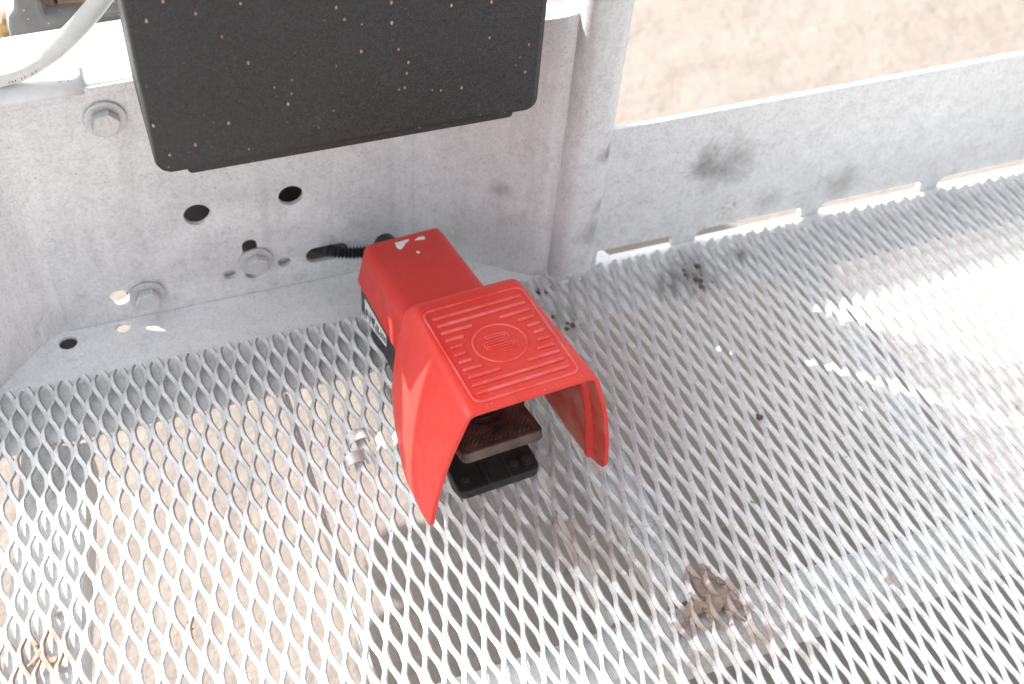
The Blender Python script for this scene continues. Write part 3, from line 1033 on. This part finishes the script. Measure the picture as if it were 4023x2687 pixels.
# base plate and treadle
def base_and_treadle():
    me = plate_mesh([rrect2(-.0385, .0385, -.0045, .110, .008, 6)], .0100, .0014, Matrix.Translation((0, 0, .0148)))
    base = swp(me_obj('base_plate', me, M_black))
    for x in (-.0105, .0105):
        q = box('ridge', x - .0011, x + .0011, -.0035, .06, .0140, .0166, M_black, bev=.0006); q.parent = base
    for (x, y) in ((-.0290, .0078), (.0292, .0090), (-.0150, .030), (.0170, .0075)):
        rim = tube('screw_boss', [(x, y, .0140), (x, y, .0160), (x, y, .0162)], [.0062, .0062, .0052], M_black, n=20); rim.parent = base
        scw = tube('screw', [(x, y, .0150), (x, y, .0168), (x, y, .0170)], [.0040, .0040, .0032], M_screw, n=16); scw.parent = base
    sp = [(.004 + .0125 * math.cos(a * .7), .034 + .0125 * math.sin(a * .7), .018 + a * .0013) for a in range(28)]
    swp(tube('return_spring', sp, .0016, M_rust, n=8))
    # treadle: a wedge slab sloping down to the back
    tr = empty('treadle_pivot'); bpy.data.objects.remove(tr)
    me = plate_mesh([rrect2(-.0372, .0372, 0, .085, .006, 6)], .0105, .0016)
    T = Matrix.Translation((0, -.0015, .0665)) @ Matrix.Rotation(R_(-15.5), 4, 'X')
    me.transform(T)
    trd = swp(me_obj('treadle', me, M_tread))
    # diamond studs
    V, Fc = [], []
    pitch = .0044
    for j in range(14):
        for i in range(-8, 9):
            x = i * pitch + (pitch / 2 if j % 2 else 0)
            y = .008 + j * pitch * .62
            if abs(x) > .0325: continue
            if math.hypot(x - .000, y - .046) < .021: continue
            b0 = len(V)
            rx, ry = pitch * .44, pitch * .52
            for (dx, dy, dz) in ((rx, 0, -.0002), (0, ry, -.0002), (-rx, 0, -.0002), (0, -ry, -.0002), (0, 0, .0013)):
                V.append(T @ Vector((x + dx, y + dy, dz)))
            Fc += [(b0, b0 + 1, b0 + 4), (b0 + 1, b0 + 2, b0 + 4), (b0 + 2, b0 + 3, b0 + 4), (b0 + 3, b0, b0 + 4), (b0 + 3, b0 + 2, b0 + 1, b0)]
    st = mesh_obj('tread_studs', V, Fc, M_tread)
    st['kind'] = 'stuff'
    st.parent = trd
    # lettering round the boss, read from the front
    letters = "Porta Westfalica"
    bm = bmesh.new()
    rr = .0178
    for i, ch in enumerate(letters):
        if ch == ' ': continue
        a = R_(-148 + 116 * i / (len(letters) - 1))
        cu = bpy.data.curves.new('t', 'FONT'); cu.body = ch; cu.size = .0052; cu.extrude = .0003; cu.align_x = 'CENTER'
        to = bpy.data.objects.new('t', cu); sc.collection.objects.link(to)
        me_ = bpy.data.meshes.new_from_object(to.evaluated_get(bpy.context.evaluated_depsgraph_get()))
        bpy.data.objects.remove(to); bpy.data.curves.remove(cu)
        me_.transform(T @ Matrix.Translation((rr * math.cos(a), .046 + rr * math.sin(a), .0003)) @ Matrix.Rotation(a + math.pi / 2, 4, 'Z'))
        bm.from_mesh(me_); bpy.data.meshes.remove(me_)
    lt = bm_obj('lettering', bm, M_black); lt.parent = trd
    ring = [T @ Vector((.0105 * math.cos(R_(a)), .046 + .0085 * math.sin(R_(a)), .0002)) for a in range(-190, 12, 12)]
    rg = tube('treadle_emblem', ring, .0017, M_black, n=8); rg.parent = trd
base_and_treadle()

# corrugated cable from the panel slot to the switch
cp = spline([(.150, .868, .026), (.162, .846, .0300), (.177, .829, .0335), (.196, .8185, .0350), (.213, .8125, .0385), (.2265, .8055, .0455), (.2295, .795, .0600), (.2215, .784, .0735)], 28)
rad = []
acc = 0.0
for i, p in enumerate(cp):
    if i: acc += (cp[i] - cp[i - 1]).length
    rad.append(.0053 + .0011 * math.cos(acc / .0036 * 2 * math.pi))
cb = tube('corrugated_cable', cp, rad, M_cable, n=14)
tag(cb, 'black corrugated cable running from the panel slot to the back of the foot switch', 'cable')

# ------------------------------------------------------------------ white hose, bracket
hp = spline([(-.30, .835, .262), (-.16, .842, .2685), (-.1, .845, .2715), (-.0718, .845, .2745), (-.0512, .845, .2790), (-.0249, .845, .2935), (-.0014, .845, .3130), (.0180, .845, .3330), (.05, .842, .37), (.09, .84, .45)], 8)
hose = tube('white_hose', hp, .0079, M_hose, n=20)
tag(hose, 'white plastic hose curving up across the top of the panel', 'hose')
bm = bmesh.new()
for i in range(0, 9):
    p = hp[26 + i]
    if i in (3, 6): continue
    box_bm(p.x - .0004 + .001, p.x + .0002 + .001, p.y - .0079, p.y - .0070, p.z - .0026, p.z - .0008, bm=bm)
hprint = bm_obj('hose_print', bm, M_ink); hprint.parent = hose

brk = tag(empty('clamp_bracket', (-.01, .99, .20)), 'worn grey bracket holding a cracked brown block, behind the panel top', 'bracket')
def bkp(o): o.parent = brk; o.location = (.01, -.99, -.20); return o
outer = [(-.066, .15), (.075, .15), (.075, .2295), (.034, .2295), (.005, .2275), (-.012, .2300), (-.048, .2285), (-.046, .255)]
frame = [(-.064, .12), (-.064, .2360), (-.0615, .2480), (-.0560, .2540), (-.0535, .2640), (-.0440, .275), (-.030, .275), (-.0305, .262), (-.0310, .2480), (-.0290, .2430), (-.0235, .2405), (.005, .2395), (.045, .2375), (.075, .2370), (.075, .12)]
bkp(me_obj('frame', plate_mesh([frame], .028, .004, Matrix.Translation((0, .970, 0)) @ WALLXF), M_bracket, smooth=40))
def rough_block(name, x0, x1, y0, y1, z0, z1, seed, amp=.006):
    b = bmesh.new()
    bmesh.ops.create_cube(b, size=1)
    bmesh.ops.subdivide_edges(b, edges=b.edges[:], cuts=9, use_grid_fill=True)
    for v in b.verts:
        c = v.co
        k = 1 - .16 * (c.x ** 4 + c.y ** 4 + c.z ** 4)
        p = Vector((x0 + (c.x * k + .5) * (x1 - x0), y0 + (c.y * k + .5) * (y1 - y0), z0 + (c.z * k + .5) * (z1 - z0)))
        d = mnoise.noise_vector(p * 40 + Vector((seed, 0, 0))) * amp + mnoise.noise_vector(p * 110 + Vector((seed, 3, 0))) * amp * .4
        v.co = p + d
    return bkp(bm_obj(name, b, M_block, smooth=60))
rough_block('block_half', -.056, -.0195, .990, 1.085, .15, .285, 1)
rough_block('block_half', -.0175, .090, .990, 1.10, .15, .295, 5)
rough_block('foam_lump', -.088, -.060, .985, 1.03, .18, .238, 9, .008)

# ------------------------------------------------------------------ added sun-blocking rail and plate above the panel, guard rail, boom outside (mostly out of view)
boom = tag(empty('boom_mount', (.2, 1.0, -.2)), 'dark steel boom mount behind the galvanized panel', 'boom')
def bmp(o): o.parent = boom; o.location = (-.2, -1.0, .2); return o
bmp(box('mount_plate', -.02, .33, .872, .892, -.02, .235, M_dark, bev=.003))
bmp(box('mount_arm', .08, .30, .893, 1.6, -.25, .16, M_dark, bev=.01))
bmp(box('rust_strip', .152, .25, .864, .8715, .010, .050, M_rust))
bmp(box('rust_strip', .088, .112, .862, .8715, .050, .09, M_rust))
to_panel(box('backing_bar', .066, .146, .8405, .8465, .008, .0395, M_beam, bev=.001))

mr = box('sun_block_rail', -.345, .06, .862, .872, .332, .428, M_post, bev=.002)  # added out of view; its edges cut the sun on the foot switch
tag(mr, 'unseen flat galvanized rail above the panel, added to block the sun', 'rail')
box('rail_bracket', -.207, -.183, .820, .8617, .360, .395, M_post, mr, bev=.002)
gp = me_obj('sun_block_plate', plate_mesh([[(-.345, .447), (-.222, .447), (-.160, .536), (-.105, .63), (-.105, 1.0), (-.345, 1.0)]], .006, .0005, Matrix.Translation((0, .8625, 0)) @ WALLXF), M_post)  # added blocker; the slanted edge shapes the lit sliver on the hood
box('plate_bracket', -.207, -.183, .820, .8622, .60, .64, M_post, gp, bev=.002)
tag(gp, 'tall unseen galvanized plate at the left post, added to shape the sun patch', 'plate')
rr_ = tube('guard_rail', [(.4350, .795, .378), (.8, .795, .378), (1.3, .795, .378)], .021, M_post, n=24)
tag(rr_, 'round galvanized guard rail running right from the square post above the toe board', 'rail')
lt = me_obj('toe_board', plate_mesh([[(-.60, -.005), (-.168, -.005), (-.168, .168), (-.60, .168)]], .005, .0004, Matrix.Translation((0, TY, 0)) @ WALLXF), M_toe)
tag(lt, 'short galvanized toe board left of the left post', 'toe board')
bmp(box('jib_arm', -.02, .23, 1.07, 1.85, .20, .42, M_dark, bev=.015))  # unseen boom end; arm, block and round caps shaped to shade the ground
bmp(box('rotator_shade_block', -.46, -.021, 1.155, 1.36, .27, .42, M_dark, bev=.02))
for (x, y, r) in ((-.48, 1.22, .065), (-.44, 1.34, .06)):
    bmp(tube('rotator_shade_cap', [(x, y, .25), (x, y, .26), (x, y, .44), (x, y, .45)], [r * .9, r, r, r * .9], M_dark, n=28))
# ------------------------------------------------------------------ mud, leaf bits, pebbles
def clump(name, pts, mat, seed, flat=.32):
    b = bmesh.new()
    for (x, y, z, r) in pts:
        ret = bmesh.ops.create_icosphere(b, subdivisions=3, radius=r)
        for v in ret['verts']:
            p = v.co.copy()
            p.z *= flat
            p = p + mnoise.noise_vector(p * (2.2 / r) * .5 + Vector((seed, x * 90, y * 90))) * r * (.3 if mat is M_mud else .55)
            v.co = p + Vector((x, y, z))
    o = bm_obj(name, b, mat, smooth=60)
    if mat is M_mud:
        rm = o.modifiers.new('merge', 'REMESH'); rm.mode = 'VOXEL'; rm.voxel_size = .0007; rm.use_smooth_shade = True
        sm = o.modifiers.new('soft', 'SMOOTH'); sm.iterations = 3
    return o
def chain(pts, r0, r1, rs):
    q = random.Random(rs)
    out = []
    for (a, b) in zip(pts, pts[1:]):
        n = max(2, int(math.hypot(b[0] - a[0], b[1] - a[1]) / .0016))
        for k in range(n):
            t = k / n
            out.append((a[0] + (b[0] - a[0]) * t + q.gauss(0, .0007), a[1] + (b[1] - a[1]) * t + q.gauss(0, .0007), .0008 + q.gauss(0, .0006), q.uniform(r0, r1)))
    return out
def smear(cx_, cy_, n, spread, rmin, rmax, dirx, diry, rs):
    q = random.Random(rs)
    out = []
    for _ in range(n):
        t = q.uniform(-1, 1); s_ = q.gauss(0, .25)
        out.append((cx_ + (t * dirx - s_ * diry) * spread, cy_ + (t * diry + s_ * dirx) * spread, q.uniform(-.0005, .0028), q.uniform(rmin, rmax)))
    return out
m1 = clump('mud_clump', chain([(.3715, .398), (.374, .386), (.381, .375), (.388, .372), (.397, .366)], .0028, .0046, 3) + chain([(.3815, .405), (.388, .396), (.395, .387)], .002, .0034, 4)
           + chain([(.381, .375), (.372, .372), (.3625, .379), (.355, .377)], .0022, .0042, 5) + chain([(.386, .371), (.391, .357), (.398, .352)], .0026, .0040, 6)
           + chain([(.356, .377), (.347, .366), (.3415, .362)], .0014, .0028, 7) + chain([(.372, .372), (.369, .358), (.364, .349)], .0014, .003, 9) + smear(.384, .374, 16, .011, .0034, .0062, .5, .6, 41) + smear(.359, .373, 10, .009, .003, .0052, 1, .1, 42), M_mud, 2, .22)
tag(m1, 'brown dried mud clumped on the mesh near the bottom edge, right of centre', 'mud')
m2 = clump('mud_clump', chain([(-.1395, .507), (-.137, .498), (-.130, .490), (-.124, .489)], .0018, .0034, 8) + chain([(-.137, .498), (-.146, .488)], .0014, .0024, 10), M_mud, 6, .42)
tag(m2, 'pale dried mud clump on the mesh at the bottom left corner', 'mud')
m3 = clump('mud_clump', chain([(-.027, .490), (-.0265, .482), (-.029, .477)], .0011, .0021, 11), M_mud, 9, .42)
tag(m3, 'small dab of dried mud on a sunlit mesh strand at bottom left', 'mud')
l1 = clump('leaf_litter', smear(.531, .716, 9, .018, .0016, .0042, .5, -.9, 21), M_leaf, 4, .35)
tag(l1, 'dark leaf litter caught in the mesh below the toe board', 'leaf litter')
l2 = clump('leaf_litter', smear(.372, .700, 5, .012, .0014, .0032, .4, -1, 22), M_leaf, 5, .35)
tag(l2, 'dark leaf litter just behind the right side of the red hood', 'leaf litter')
l3 = clump('leaf_scrap', [(.453, .4505, .0052, .0016), (.4545, .4490, .0052, .0012)], M_green, 7, .5)
tag(l3, 'tiny green leaf scrap on the mesh right of the foot switch', 'leaf')
p1 = clump('pebble', [(-.122, .535, -.0030, .0042)], M_stone, 12, .8)
tag(p1, 'pale pebble lying on the channel under the left mesh', 'pebble')
p2 = clump('pebble', [(.5055, .5335, .0040, .0034)], M_leaf, 14, .8)
tag(p2, 'dark grey pebble caught in the mesh right of the red hood', 'pebble')
